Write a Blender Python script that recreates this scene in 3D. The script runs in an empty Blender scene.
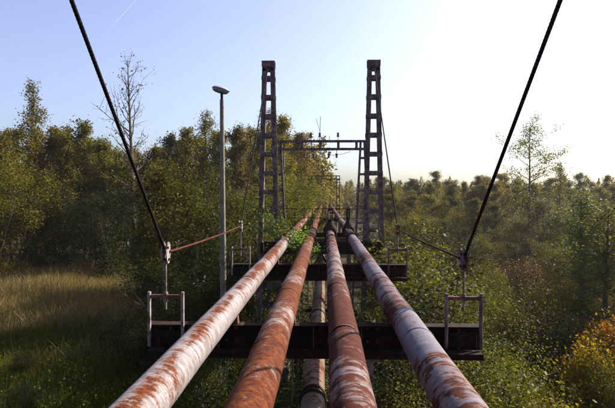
import bpy, bmesh, math, random
import numpy as np
from mathutils import Vector, Matrix
R = math.radians
random.seed(7)
rng = np.random.default_rng(11)
scene = bpy.context.scene
col = scene.collection

# ---------------------------------------------------------------- camera
CAMZ = 7.5
F = 530.0                                    # focal length in pixels of the 615 px photograph
cam_d = bpy.data.cameras.new('camera'); cam = bpy.data.objects.new('camera', cam_d); col.objects.link(cam)
cam_d.sensor_width = 36.0; cam_d.lens = 36.0*F/615.0
cam_d.clip_start = 0.05; cam_d.clip_end = 30000
YAW = math.atan(17.5/F); PITCH = -math.atan(8.0/F)
cam.location = (0, 0, CAMZ)
cam.rotation_euler = (math.pi/2+PITCH, 0, YAW)
scene.camera = cam
scene.render.resolution_x = 1024; scene.render.resolution_y = 679

# ---------------------------------------------------------------- sky, sun, exposure
SUN_AZ, SUN_EL = 57.0, 32.0                  # azimuth to the right of the bridge's axis, elevation
world = bpy.data.worlds.new('World'); scene.world = world; world.use_nodes = True
wn = world.node_tree; wn.nodes.clear()
sky = wn.nodes.new('ShaderNodeTexSky'); sky.sky_type = 'NISHITA'; sky.sun_disc = False
sky.sun_elevation = R(SUN_EL); sky.sun_rotation = R(SUN_AZ)
sky.altitude = 100; sky.air_density = 1.0; sky.dust_density = 3.2; sky.ozone_density = 5.0
bg = wn.nodes.new('ShaderNodeBackground'); bg.inputs['Strength'].default_value = 0.08
wo = wn.nodes.new('ShaderNodeOutputWorld')
hs = wn.nodes.new('ShaderNodeHueSaturation'); hs.inputs['Saturation'].default_value = .82; hs.inputs['Hue'].default_value = .520
wn.links.new(sky.outputs[0], hs.inputs['Color']); wn.links.new(hs.outputs[0], bg.inputs[0]); wn.links.new(bg.outputs[0], wo.inputs[0])
sd = bpy.data.lights.new('sun', 'SUN'); sd.energy = 5.0; sd.angle = R(0.5); sd.color = (1.0, 0.90, 0.76)
sun = bpy.data.objects.new('sun', sd); col.objects.link(sun)
sv = Vector((math.sin(R(SUN_AZ))*math.cos(R(SUN_EL)), math.cos(R(SUN_AZ))*math.cos(R(SUN_EL)), math.sin(R(SUN_EL))))
sun.rotation_euler = sv.to_track_quat('Z', 'Y').to_euler(); sun.location = (30, 10, 40)
vs = scene.view_settings
vs.view_transform = 'Standard'; vs.look = 'None'; vs.exposure = 1.68; vs.gamma = 1.0; vs.use_curve_mapping = False

MW = Matrix.Translation((0, 0, CAMZ)) @ Matrix.Rotation(YAW, 4, 'Z') @ Matrix.Rotation(math.pi/2+PITCH, 4, 'X')
def at(px, py, Y):
    """world point on the pixel's ray at forward distance Y along the bridge axis"""
    d = MW.to_3x3() @ Vector(((px-307.5)/F, (204.0-py)/F, -1.0))
    t = Y/d.y
    return Vector((d.x*t, Y, CAMZ+d.z*t))

# ---------------------------------------------------------------- materials
def mat_new(name):
    m = bpy.data.materials.new(name); m.use_nodes = True
    nt = m.node_tree; nt.nodes.clear()
    out = nt.nodes.new('ShaderNodeOutputMaterial')
    return m, nt, out
class NT:
    def __init__(s, nt): s.nt = nt
    def n(s, t, **kw):
        x = s.nt.nodes.new(t)
        for k, v in kw.items():
            if k.startswith('i_'): x.inputs[k[2:].replace('_', ' ')].default_value = v
            else: setattr(x, k, v)
        return x
    def l(s, a, b): s.nt.links.new(a, b)
    def ramp(s, fac, stops):
        r = s.n('ShaderNodeValToRGB'); e = r.color_ramp.elements
        while len(e) > 1: e.remove(e[-1])
        e[0].position = stops[0][0]; e[0].color = (*stops[0][1], 1) if len(stops[0][1]) == 3 else stops[0][1]
        for p, c in stops[1:]:
            q = e.new(p); q.color = (*c, 1)
        s.l(fac, r.inputs[0]); return r.outputs[0]
    def math(s, op, a, b=None, clamp=False):
        m = s.n('ShaderNodeMath', operation=op); m.use_clamp = clamp
        for i, v in enumerate((a, b)):
            if v is None: continue
            if isinstance(v, (int, float)): m.inputs[i].default_value = v
            else: s.l(v, m.inputs[i])
        return m.outputs[0]
    def noise(s, vec, scale, detail=5, rough=0.6):
        q = s.n('ShaderNodeTexNoise'); q.inputs['Scale'].default_value = scale
        q.inputs['Detail'].default_value = detail; q.inputs['Roughness'].default_value = rough
        if vec is not None: s.l(vec, q.inputs['Vector'])
        return q.outputs['Fac']
    def vmul(s, vec, v, add=(0, 0, 0)):
        m = s.n('ShaderNodeVectorMath', operation='MULTIPLY_ADD'); s.l(vec, m.inputs[0])
        m.inputs[1].default_value = v; m.inputs[2].default_value = add; return m.outputs[0]
    def mix(s, fac, a, b, typ='MIX'):
        m = s.n('ShaderNodeMix', data_type='RGBA', blend_type=typ)
        for sock, v in ((m.inputs[0], fac), (m.inputs[6], a), (m.inputs[7], b)):
            if isinstance(v, (int, float)): sock.default_value = v
            elif isinstance(v, tuple): sock.default_value = (*v, 1)
            else: s.l(v, sock)
        return m.outputs[2]
def g3(v): return (v, v, v)

def pipe_mat(name, paint, amount, streak, band, stripe=None, off=0.0, rust=((.009, .002, .001), (.052, .0095, .002), (.125, .034, .005))):
    m, nt, out = mat_new(name); N = NT(nt)
    tc = N.n('ShaderNodeTexCoord').outputs['Object']
    v1 = N.vmul(tc, (3.0, 1.7, 3.0), (off, off, 0)); v2 = N.vmul(tc, (2.4, 10.5, 2.4), (0, off, off)); v3 = N.vmul(tc, (.0, 2.3, .0), (off, 0, 0))
    patch = N.noise(v1, 1.0, 7, .68); st = N.noise(v2, 1.0, 6, .62); bd = N.noise(v3, 1.0, 3, .7)
    fine = N.noise(N.vmul(tc, (9, 16, 9)), 1.0, 6, .72)
    a = N.math('MULTIPLY', patch, 1.0)
    a = N.math('ADD', a, N.math('MULTIPLY', N.math('SUBTRACT', st, .5), streak))
    a = N.math('ADD', a, N.math('MULTIPLY', N.math('SUBTRACT', bd, .5), band))
    a = N.math('ADD', a, N.math('MULTIPLY', N.math('SUBTRACT', fine, .5), .80))
    if stripe:
        d = N.n('ShaderNodeVectorMath', operation='DOT_PRODUCT'); N.l(N.vmul(tc, (1, 0, 1)), d.inputs[0])
        d.inputs[1].default_value = (stripe[0]/.187, 0, stripe[1]/.187)
        s = N.math('POWER', N.math('MAXIMUM', d.outputs['Value'], 0.0), 7.0)
        a = N.math('ADD', a, N.math('MULTIPLY', s, stripe[2]))
    lowf = N.noise(N.vmul(tc, (.5, .45, .5), (off*2, off, 0)), 1.0, 2, .5)
    a = N.math('ADD', a, N.math('MULTIPLY', N.math('SUBTRACT', lowf, .5), .9))
    a = N.math('ADD', a, amount-.5)
    sp = N.n('ShaderNodeSeparateXYZ'); N.l(tc, sp.inputs[0]); fr = N.n('ShaderNodeMapRange'); N.l(sp.outputs['Y'], fr.inputs[0])
    fr.inputs[1].default_value = 21; fr.inputs[2].default_value = 26; fr.inputs[3].default_value = 0; fr.inputs[4].default_value = .20
    a = N.math('ADD', a, fr.outputs[0])          # the far stretch has lost most of its paint
    mask = N.ramp(a, [(.465, g3(0)), (.505, g3(.7)), (.58, g3(1))])
    stain = N.ramp(a, [(.33, g3(0)), (.49, g3(.8))])
    rc = N.ramp(N.noise(N.vmul(tc, (10, 13, 10), (off, 1, 2)), 1.0, 9, .85), [(.36, rust[0]), (.48, rust[1]), (.61, rust[2])])
    # grime in the paint
    gr = N.noise(N.vmul(tc, (5, 22, 5), (3, off, 1)), 1.0, 6, .7)
    pc = N.mix(N.ramp(gr, [(.36, g3(.85)), (.60, g3(0))]), paint, tuple(c*.42 for c in (paint[0]*1.05, paint[1]*.86, paint[2]*.8)))
    speck = N.noise(N.vmul(tc, (26, 40, 26)), 1.0, 3, .6)
    pc = N.mix(N.ramp(speck, [(.62, g3(0)), (.68, g3(.8))]), pc, (.17, .06, .03))
    pc = N.mix(stain, pc, (.10, .040, .018))
    scr = N.noise(N.vmul(tc, (2.0, 34, 2.0), (off, 0, off)), 1.0, 4, .6)
    pc = N.mix(N.ramp(scr, [(.60, g3(0)), (.66, g3(.85))]), pc, (.055, .016, .008))
    c = N.mix(mask, pc, rc)
    c = N.mix(N.ramp(N.noise(N.vmul(tc, (40, 55, 40)), 1.0, 4, .7), [(.30, g3(.75)), (.46, g3(0))]), c, (.010, .005, .004))
    b = N.n('ShaderNodeBsdfPrincipled'); N.l(c, b.inputs['Base Color'])
    N.l(N.ramp(mask, [(0, g3(.45)), (1, g3(.9))]), b.inputs['Roughness']); b.inputs['Specular IOR Level'].default_value = .10
    bp = N.n('ShaderNodeBump'); bp.inputs['Strength'].default_value = .55; bp.inputs['Distance'].default_value = .012
    h = N.math('ADD', N.math('MULTIPLY', mask, -.35), N.math('MULTIPLY', N.math('MULTIPLY', fine, mask), .6))
    h = N.math('ADD', h, N.math('MULTIPLY', N.noise(N.vmul(tc, (3, 5, 3)), 1.0, 3), .9))
    N.l(h, bp.inputs['Height']); N.l(bp.outputs[0], b.inputs['Normal'])
    N.l(b.outputs[0], out.inputs[0]); return m

def steel_mat(name, c1, c2, c3, scale=6.0, rough=.7, pos=(.38, .52, .66), spec=.35):
    m, nt, out = mat_new(name); N = NT(nt)
    tc = N.n('ShaderNodeTexCoord').outputs['Object']
    geo = N.n('ShaderNodeNewGeometry').outputs['Position']
    n1 = N.noise(geo, scale, 7, .68); n2 = N.noise(N.vmul(geo, (4, 4, 1.1)), scale*.6, 5, .6)
    f = N.math('ADD', N.math('MULTIPLY', n1, .6), N.math('MULTIPLY', n2, .4))
    c = N.ramp(f, [(pos[0], c1), (pos[1], c2), (pos[2], c3)])
    b = N.n('ShaderNodeBsdfPrincipled'); N.l(c, b.inputs['Base Color']); b.inputs['Roughness'].default_value = rough; b.inputs['Specular IOR Level'].default_value = spec
    bp = N.n('ShaderNodeBump'); bp.inputs['Strength'].default_value = .4; bp.inputs['Distance'].default_value = .006
    N.l(n1, bp.inputs['Height']); N.l(bp.outputs[0], b.inputs['Normal'])
    N.l(b.outputs[0], out.inputs[0]); return m

def leaf_mat(name, lo, hi, transl=.42):
    """leaf colour = the crown's own object colour, varied leaf by leaf"""
    m, nt, out = mat_new(name); N = NT(nt)
    at_ = N.n('ShaderNodeAttribute', attribute_name='rnd').outputs['Fac']
    oi = N.n('ShaderNodeObjectInfo')
    var = N.ramp(at_, [(0, lo), (.55, (1, 1, 1)), (1, hi)])
    c = N.mix(1.0, oi.outputs['Color'], var, 'MULTIPLY')
    d = N.n('ShaderNodeBsdfPrincipled'); N.l(c, d.inputs['Base Color']); d.inputs['Roughness'].default_value = .55
    d.inputs['Specular IOR Level'].default_value = .06
    t = N.n('ShaderNodeBsdfTranslucent'); N.l(N.mix(1.0, c, (1.25, 1.15, .55), 'MULTIPLY'), t.inputs['Color'])
    mx = N.n('ShaderNodeMixShader'); mx.inputs[0].default_value = transl
    N.l(d.outputs[0], mx.inputs[1]); N.l(t.outputs[0], mx.inputs[2]); N.l(mx.outputs[0], out.inputs[0]); return m

def plain(name, c, rough=.6, spec=.5):
    m, nt, out = mat_new(name); N = NT(nt)
    tc = N.n('ShaderNodeTexCoord').outputs['Object']
    n = N.noise(tc, 9, 5, .65)
    cc = N.ramp(n, [(.3, tuple(x*.7 for x in c)), (.7, tuple(min(1, x*1.2) for x in c))])
    b = N.n('ShaderNodeBsdfPrincipled'); N.l(cc, b.inputs['Base Color']); b.inputs['Roughness'].default_value = rough
    b.inputs['Specular IOR Level'].default_value = spec
    N.l(b.outputs[0], out.inputs[0]); return m

M = {}
LAV = (.56, .52, .58)
RED = ((.007, .0018, .0015), (.034, .0052, .0024), (.075, .015, .005))
M['pipe1'] = pipe_mat('pipe_white_rust_streaks', (.222, .210, .216), .345, .50, .25, (.30, .95, .27), 3.1)
M['pipe2'] = pipe_mat('pipe_orange_rust', (.20, .18, .18), .595, .30, .60, None, 17.3)
M['pipe3'] = pipe_mat('pipe_red_rust_bands', (.17, .155, .17), .555, .28, .95, None, 29.7, RED)
M['pipe4'] = pipe_mat('pipe_lavender_paint', (.135, .128, .158), .375, .50, .60, None, 41.9, RED)
M['pipe5'] = pipe_mat('pipe_cream_insulation', (.14, .12, .09), .40, .3, .2, None, 57.0)
M['tower'] = steel_mat('flaking_purple_steel', (.026, .010, .008), (.080, .050, .051), (.20, .162, .168), 5, pos=(.40, .51, .66))
M['rusty'] = steel_mat('rusty_steel', (.03, .012, .010), (.10, .035, .022), (.19, .075, .04), 7, .8)
M['dark'] = steel_mat('dark_rusty_steel', (.010, .007, .007), (.016, .009, .008), (.065, .030, .019), 5, .9, spec=.08)  # near-black brown steel with lighter rust flecks
M['whitepost'] = steel_mat('flaking_white_paint', (.05, .017, .010), (.15, .12, .115), (.205, .18, .178), 9, .75, (.40, .49, .62))
M['cable'] = steel_mat('black_wire_rope', (.005, .004, .004), (.010, .008, .008), (.022, .014, .012), 12, .9, spec=.06)
M['rustcable'] = steel_mat('rusted_wire_rope', (.02, .006, .004), (.055, .014, .008), (.10, .033, .018), 9, .9, spec=.1)
M['concrete'] = steel_mat('grey_concrete', (.08, .065, .05), (.14, .118, .095), (.20, .17, .14), 4, .9)
M['lampmetal'] = plain('weathered_aluminium', (.34, .34, .35), .4)
M['lens'] = plain('milky_lamp_cover', (.20, .20, .21), .25)
M['ceramic'] = plain('dark_glazed_ceramic', (.05, .03, .025), .25)
M['bark'] = steel_mat('bark_brown', (.035, .026, .020), (.075, .058, .045), (.13, .11, .09), 5, .95)
M['birch'] = steel_mat('birch_bark', (.05, .04, .035), (.28, .26, .23), (.42, .40, .37), 4, .9)
M['leaf'] = leaf_mat('tree_leaves', (.35, .36, .4), (2.0, 1.9, 1.2))
M['grassblade'] = leaf_mat('grass_blades', (.6, .55, .5), (1.5, 1.4, 1.3), .30)

# ---------------------------------------------------------------- mesh helpers
class MB:
    def __init__(s): s.v = []; s.f = []
    def add(s, v, f):
        o = len(s.v); s.v += [tuple(p) for p in v]; s.f += [tuple(i+o for i in q) for q in f]; return s
    def box(s, c, size, rot=None, ch=0.0):
        c = Vector(c); h = Vector(size)/2
        if ch <= 0:
            vv = [Vector((x*h.x, y*h.y, z*h.z)) for x in (-1, 1) for y in (-1, 1) for z in (-1, 1)]
            ff = [(0, 1, 3, 2), (4, 6, 7, 5), (0, 4, 5, 1), (2, 3, 7, 6), (0, 2, 6, 4), (1, 5, 7, 3)]
        else:
            bm = bmesh.new(); bmesh.ops.create_cube(bm, size=1.0)
            for v in bm.verts: v.co = Vector((v.co.x*size[0], v.co.y*size[1], v.co.z*size[2]))
            bmesh.ops.bevel(bm, geom=bm.edges[:], offset=ch, segments=1, affect='EDGES')
            bm.verts.index_update(); vv = [v.co.copy() for v in bm.verts]; ff = [[v.index for v in f.verts] for f in bm.faces]; bm.free()
        if rot is not None: vv = [rot @ v for v in vv]
        return s.add([c+v for v in vv], ff)
    def bar(s, a, b, w, d, up=(0, 1, 0), ch=0.0):
        """rectangular bar from a to b; w across, d along up"""
        a = Vector(a); b = Vector(b); z = (b-a).normalized(); u = Vector(up); x = u.cross(z)
        if x.length < 1e-4: x = Vector((1, 0, 0)).cross(z)
        x.normalize(); y = z.cross(x)
        m = Matrix((x, y, z)).transposed()
        return s.box((a+b)/2, (w, d, (b-a).length), m, ch)
    def prof(s, pts, a, b, up=(0, 0, 1)):
        """extrude a closed 2D outline (right, up) from a to b"""
        a = Vector(a); b = Vector(b); z = (b-a).normalized(); u = Vector(up); x = z.cross(u).normalized(); y = x.cross(z)
        n = len(pts); vv = [a+x*p[0]+y*p[1] for p in pts]+[b+x*p[0]+y*p[1] for p in pts]
        ff = [(i, (i+1) % n, n+(i+1) % n, n+i) for i in range(n)]+[tuple(range(n))[::-1], tuple(range(n, 2*n))]
        return s.add(vv, ff)
    def tube(s, path, rad, sides=8, cap=True):
        path = [Vector(p) for p in path]
        if not hasattr(rad, '__len__'): rad = [rad]*len(path)
        vv = []; ff = []; prev = None
        for i, p in enumerate(path):
            t = (path[min(i+1, len(path)-1)]-path[max(i-1, 0)]).normalized()
            if prev is None:
                x = t.cross(Vector((0, 0, 1)) if abs(t.z) < .9 else Vector((1, 0, 0))).normalized()
            else: x = (prev-t*prev.dot(t)).normalized()
            prev = x; y = t.cross(x)
            for k in range(sides):
                an = 2*math.pi*k/sides; vv.append(p+(x*math.cos(an)+y*math.sin(an))*rad[i])
        for i in range(len(path)-1):
            for k in range(sides):
                k2 = (k+1) % sides; ff.append((i*sides+k, i*sides+k2, (i+1)*sides+k2, (i+1)*sides+k))
        if cap: ff += [tuple(range(sides))[::-1], tuple(range((len(path)-1)*sides, len(path)*sides))]
        return s.add(vv, ff)
    def lathe(s, prof, c, axis='Z', n=20):
        """prof: (radius, along) pairs"""
        vv = []; ff = []; c = Vector(c); m = len(prof)
        for r, h in prof:
            for k in range(n):
                a = 2*math.pi*k/n; p = (r*math.cos(a), r*math.sin(a), h)
                if axis == 'Y': p = (p[0], p[2], p[1])
                elif axis == 'X': p = (p[2], p[0], p[1])
                vv.append(c+Vector(p))
        for i in range(m-1):
            for k in range(n): ff.append((i*n+k, i*n+(k+1) % n, (i+1)*n+(k+1) % n, (i+1)*n+k))
        ff += [tuple(range(n))[::-1], tuple(range((m-1)*n, m*n))]
        return s.add(vv, ff)
    def mesh(s, name, m, smooth=False):
        me = bpy.data.meshes.new(name); me.from_pydata(s.v, [], s.f)
        bm = bmesh.new(); bm.from_mesh(me); bmesh.ops.recalc_face_normals(bm, faces=bm.faces[:]); bm.to_mesh(me); bm.free()
        me.materials.append(m)
        if smooth:
            me.polygons.foreach_set('use_smooth', [True]*len(me.polygons)); me.set_sharp_from_angle(angle=R(38))
        return me
    def build(s, name, m, parent=None, smooth=False):
        return obj(name, s.mesh(name, m, smooth), parent)
def obj(name, me, parent=None, loc=None):
    o = bpy.data.objects.new(name, me); col.objects.link(o)
    if loc is not None: o.location = loc
    if parent is not None:
        o.parent = parent
        if me is not None and loc is None: o.location = tuple(-x for x in parent.location)    # shapes are given in world coordinates
    return o
def tag(o, label=None, cat=None, group=None, kind=None):
    for k, v in (('label', label), ('category', cat), ('group', group), ('kind', kind)):
        if v: o[k] = v
    return o
def empty(name, loc, label, cat, group=None):
    o = bpy.data.objects.new(name, None); o.empty_display_size = .3; col.objects.link(o); o.location = loc
    return tag(o, label, cat, group)

# ================================================================ SETTING
def ground_z(x, y):
    x = np.asarray(x, float); y = np.asarray(y, float)
    return .28*np.sin(x*.11+1.3)*np.cos(y*.09+.4)+.16*np.sin(x*.31+y*.23)+.07*np.sin(x*.9-y*.7+2)
def build_ground():
    a = np.concatenate([-np.geomspace(3000, 80, 22)[:-1], np.linspace(-80, 80, 161), np.geomspace(80, 3000, 22)[1:]])
    b = np.concatenate([-np.geomspace(600, 12, 14)[:-1], np.linspace(-12, 120, 133), np.geomspace(120, 6000, 24)[1:]])
    X, Y = np.meshgrid(a, b); Z = ground_z(X, Y)
    far = np.clip((np.maximum(abs(X), Y)-150)/200, 0, 1); Z = Z*(1-far)
    v = np.stack([X.ravel(), Y.ravel(), Z.ravel()], 1); nx = len(a); ny = len(b)
    i = np.arange(ny-1)[:, None]*nx+np.arange(nx-1)[None, :]; i = i.ravel()
    f = np.stack([i, i+1, i+nx+1, i+nx], 1)
    me = bpy.data.meshes.new('ground'); me.from_pydata(v.tolist(), [], f.tolist())
    me.polygons.foreach_set('use_smooth', [True]*len(me.polygons))
    m, nt, out = mat_new('meadow_soil'); N = NT(nt)
    g = N.n('ShaderNodeNewGeometry').outputs['Position']
    n1 = N.noise(g, .25, 6, .65); n2 = N.noise(g, 3.0, 6, .7)
    c = N.mix(N.ramp(n1, [(.40, g3(0)), (.60, g3(1))]), N.ramp(n2, [(.3, (.014, .015, .004)), (.7, (.035, .038, .010))]), N.ramp(n2, [(.3, (.030, .020, .008)), (.7, (.07, .048, .018))]))
    bs = N.n('ShaderNodeBsdfPrincipled'); N.l(c, bs.inputs['Base Color']); bs.inputs['Roughness'].default_value = 1; bs.inputs['Specular IOR Level'].default_value = .1
    bp = N.n('ShaderNodeBump'); bp.inputs['Distance'].default_value = .15; N.l(n2, bp.inputs['Height']); N.l(bp.outputs[0], bs.inputs['Normal'])
    N.l(bs.outputs[0], out.inputs[0]); me.materials.append(m)
    tag(obj('ground', me), 'uneven overgrown ground under and around the pipe bridge', None, None, 'structure')
build_ground()

# contrails high in the sky
def contrail(p0, p1, alt_y, w, alpha, label):
    a = at(p0[0], p0[1], alt_y); b = at(p1[0], p1[1], alt_y*.9)
    mb = MB(); n = 30
    mb.tube([a.lerp(b, i/n)+Vector((rng.normal(0, w*.1), 0, rng.normal(0, w*.1))) for i in range(n+1)], [max(.05, w*(.7+.5*rng.random())*min(1, (n-i)/(n*.55), (i+.3)/3)) for i in range(n+1)], 8)
    m, nt, out = mat_new('ice_cloud'); N = NT(nt)
    d = N.n('ShaderNodeBsdfDiffuse'); d.inputs[0].default_value = (.9, .9, .9, 1)
    tl = N.n('ShaderNodeBsdfTranslucent'); tl.inputs[0].default_value = (.9, .9, .9, 1)
    t = N.n('ShaderNodeBsdfTransparent'); a1 = N.n('ShaderNodeAddShader'); mx = N.n('ShaderNodeMixShader')
    N.l(d.outputs[0], a1.inputs[0]); N.l(tl.outputs[0], a1.inputs[1])
    g = N.n('ShaderNodeNewGeometry').outputs['Position']
    al = N.ramp(N.noise(g, .002, 4), [(.3, g3(alpha*.4)), (.65, g3(alpha))])
    N.l(al, mx.inputs[0]); N.l(t.outputs[0], mx.inputs[1]); N.l(a1.outputs[0], mx.inputs[2]); N.l(mx.outputs[0], out.inputs[0])
    tag(mb.build('contrail', m, None, True), label, 'contrail', 'contrails in the sky')
contrail((141, -6), (104, 36), 9000, 8, .045, 'thin white contrail in the blue sky at the upper left')
contrail((452, 1), (350, 48), 9000, 26, .07, 'faint wide contrail slanting through the pale sky between the pylons')

# ================================================================ THE PIPE BRIDGE
ZP = CAMZ-1.7                       # height of the pipes' centre line
RP = .187
PX = [-1.472, -.608, .230, 1.080]
Y1, Y2, YT, YN = 7.94, 14.95, 22.2, .75      # the two suspended crossbeams, far pylon, near pylon
CL, CR = -2.36, 2.02                # planes of the two suspension cables
XC = (CL+CR)/2
YEND = 150.0

def ring_mesh(r, w, bulge, m, sides=32):
    return MB().lathe([(r*.97, -w/2), (r+bulge*.75, -w/2), (r+bulge, -w*.25), (r+bulge, w*.25), (r+bulge*.75, w/2), (r*.97, w/2)], (0, 0, 0), 'Y', sides).mesh('ring', m, True)

def make_pipe(X, Z, r, key, label, seams, clamps, y0=-6.0, y1=YEND, group='parallel pipes on the bridge', sleeves=()):
    root = empty('pipe', (X, y0, Z), label, 'pipe', group)
    for a, b, rr in sleeves:
        q = MB().lathe([(r*.98, 0), (rr*1.12, 0), (rr*1.12, .07), (rr*.9, .08), (rr, .4), (rr, b-a-.4), (rr*.9, b-a-.08), (rr*1.12, b-a-.07), (rr*1.12, b-a), (r*.98, b-a)], (0, 0, 0), 'Y', 28).build('sleeve', M['dark'], root, True); q.location = (0, a-y0, 0)
    mb = MB(); n = 34; ys = list(np.arange(y0, 30, .45))+list(np.arange(30, y1+.1, 3.0))
    vv = []; ff = []
    for y in ys:
        ex = .004*math.sin(y*2.1+X*5); ez = .004*math.sin(y*1.7+X*3)
        for k in range(n):
            a = 2*math.pi*k/n
            rr = r*(1+.006*math.sin(3*a+y*.8+X)+.005*math.sin(y*3.3+2*a))
            vv.append((rr*math.cos(a)+ex, y, rr*math.sin(a)+ez))
    for i in range(len(ys)-1):
        for k in range(n): ff.append((i*n+k, i*n+(k+1) % n, (i+1)*n+(k+1) % n, (i+1)*n+k))
    ff += [tuple(range(n))[::-1], tuple(range((len(ys)-1)*n, len(ys)*n))]
    mb.add(vv, ff)
    o = mb.build('pipe_shell', M[key], None, True); o.parent = root; o.location = (0, -y0, 0)
    me_s = ring_mesh(r, .035, .009, M[key]); me_c = ring_mesh(r, .085, .022, M['dark'])
    for y in seams:
        q = obj('weld_seam', me_s, root, (0, y-y0, 0))
    for y in clamps:
        q = obj('clamp_band', me_c, root, (0, y-y0, 0))
    return root
make_pipe(PX[0], ZP, RP, 'pipe1', 'leftmost of the four main pipes, white paint with orange rust streaks', [3.5, 9.9, 15.8, 27], [], sleeves=[(21.2, 24.2, .205)])
make_pipe(PX[1], ZP, RP, 'pipe2', 'second main pipe from the left, mostly bright orange rust', [5.6, 8.65, 13.2, 18.8], [20.4], sleeves=[(21.3, 25.0, .21)])
make_pipe(PX[2], ZP, RP, 'pipe3', 'third main pipe from the left, dark red rust with pale rings', [6.2, 9.3, 13.4, 18, 26], [20.4])
make_pipe(PX[3], ZP, RP, 'pipe4', 'rightmost of the four main pipes, dull lavender grey paint with rust patches', [6.1, 12.4, 17.4], [], sleeves=[(21.0, 24.4, .215)])
# the lower pipe slung under the crossbeams
ZL = CAMZ-2.95; RL = .172; XL = -.172
make_pipe(XL, ZL, RL, 'pipe5', 'cream coloured single pipe slung lower, under the crossbeams', [11.0, 16], [7.55, 7.72, 12.9, 18], -6, 34, None)

# ---- twisted wire rope
def rope(mb, a, b, r, strands=6, step=.035, pitch=.5, sag=0.0):
    a = Vector(a); b = Vector(b); L = (b-a).length; n = max(2, int(L/step)); t = (b-a).normalized()
    x = t.cross(Vector((1, 0, 0))).normalized(); y = t.cross(x); ns = strands*3
    vv = []; ff = []
    for i in range(n+1):
        u = i/n; p = a.lerp(b, u)-Vector((0, 0, sag*4*u*(1-u))); ph = 2*math.pi*(u*L)/pitch
        for k in range(ns):
            an = 2*math.pi*k/ns; rr = r*(1.0+.06*math.cos(strands*an))
            vv.append(p+(x*math.cos(an+ph)+y*math.sin(an+ph))*rr)
    for i in range(n):
        for k in range(ns): ff.append((i*ns+k, i*ns+(k+1) % ns, (i+1)*ns+(k+1) % ns, (i+1)*ns+k))
    mb.add(vv, ff)
ZG = CAMZ-.84          # height of the cable nodes over the crossbeams
ZTOP = CAMZ+5.62       # pylon tops
YH1, YH2 = Y1-.17, Y2-.17
ZGS = {True: ZG, False: ZG-.08}; NEAR = {True: CL, False: CR+.26}
def cable(X, side):
    ZG = ZGS[X < 0]; XN = NEAR[X < 0]
    root = empty('suspension_cable', (X, YN, ZTOP), ('left' if X < 0 else 'right')+' suspension cable, black near run bending to a '+('rust red' if X < 0 else 'dark')+' level run over the hangers', 'cable', 'suspension cables of the pipe bridge')
    m = MB(); rope(m, (XN, YN, ZTOP), (X, YH1-.05, ZG+.06), .0215, step=.02, pitch=.26); m.build('cable_run', M['cable'], root, True)
    m = MB(); rope(m, (X, YH1+.08, ZG), (X, YH2-.08, ZG), .018, step=.03, pitch=.22, sag=.03); m.build('cable_run', M['rustcable' if X < 0 else 'dark'], root, True)
    m = MB(); rope(m, (X, YH2+.08, ZG+.08), (X, YT, ZTOP-.1), .022, step=.05, pitch=.4); m.build('cable_run', M['cable'], root, True)
    # the back stays: down from the near pylon behind the photographer, and beyond the far pylon
    m = MB(); rope(m, (XN, YN, ZTOP), (XN, YN-9, 4.6), .034, step=.12); m.build('back_stay', M['cable'], root, True)
    for y, s in ((YH1, 1), (YH2, -1)):
        sg = 1 if s > 0 else -1
        for ox in (-.034, .034):
            pl = MB().prof([(sg*u*.8, w*.8) for u, w in ((-.12, .15), (-.05, .20), (.05, .17), (.13, .05), (.10, -.10), (.03, -.20), (-.05, -.19), (-.12, -.06))], (X+ox-.009, y, ZG), (X+ox+.009, y, ZG), (0, 0, 1)).build('gusset_plate', M['whitepost'] if X < 0 else M['tower'], root)
        for dy, dz in ((-.05, .08), (.06, .01), (0, -.10)):
            bb = MB().lathe([(.022, -.06), (.022, .06)], (X, y+dy, ZG+dz), 'X', 6).build('bolt', M['dark'], pl); bb.location = (0, 0, 0)
    return root
cable(CL, -1); cable(CR, 1)

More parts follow.
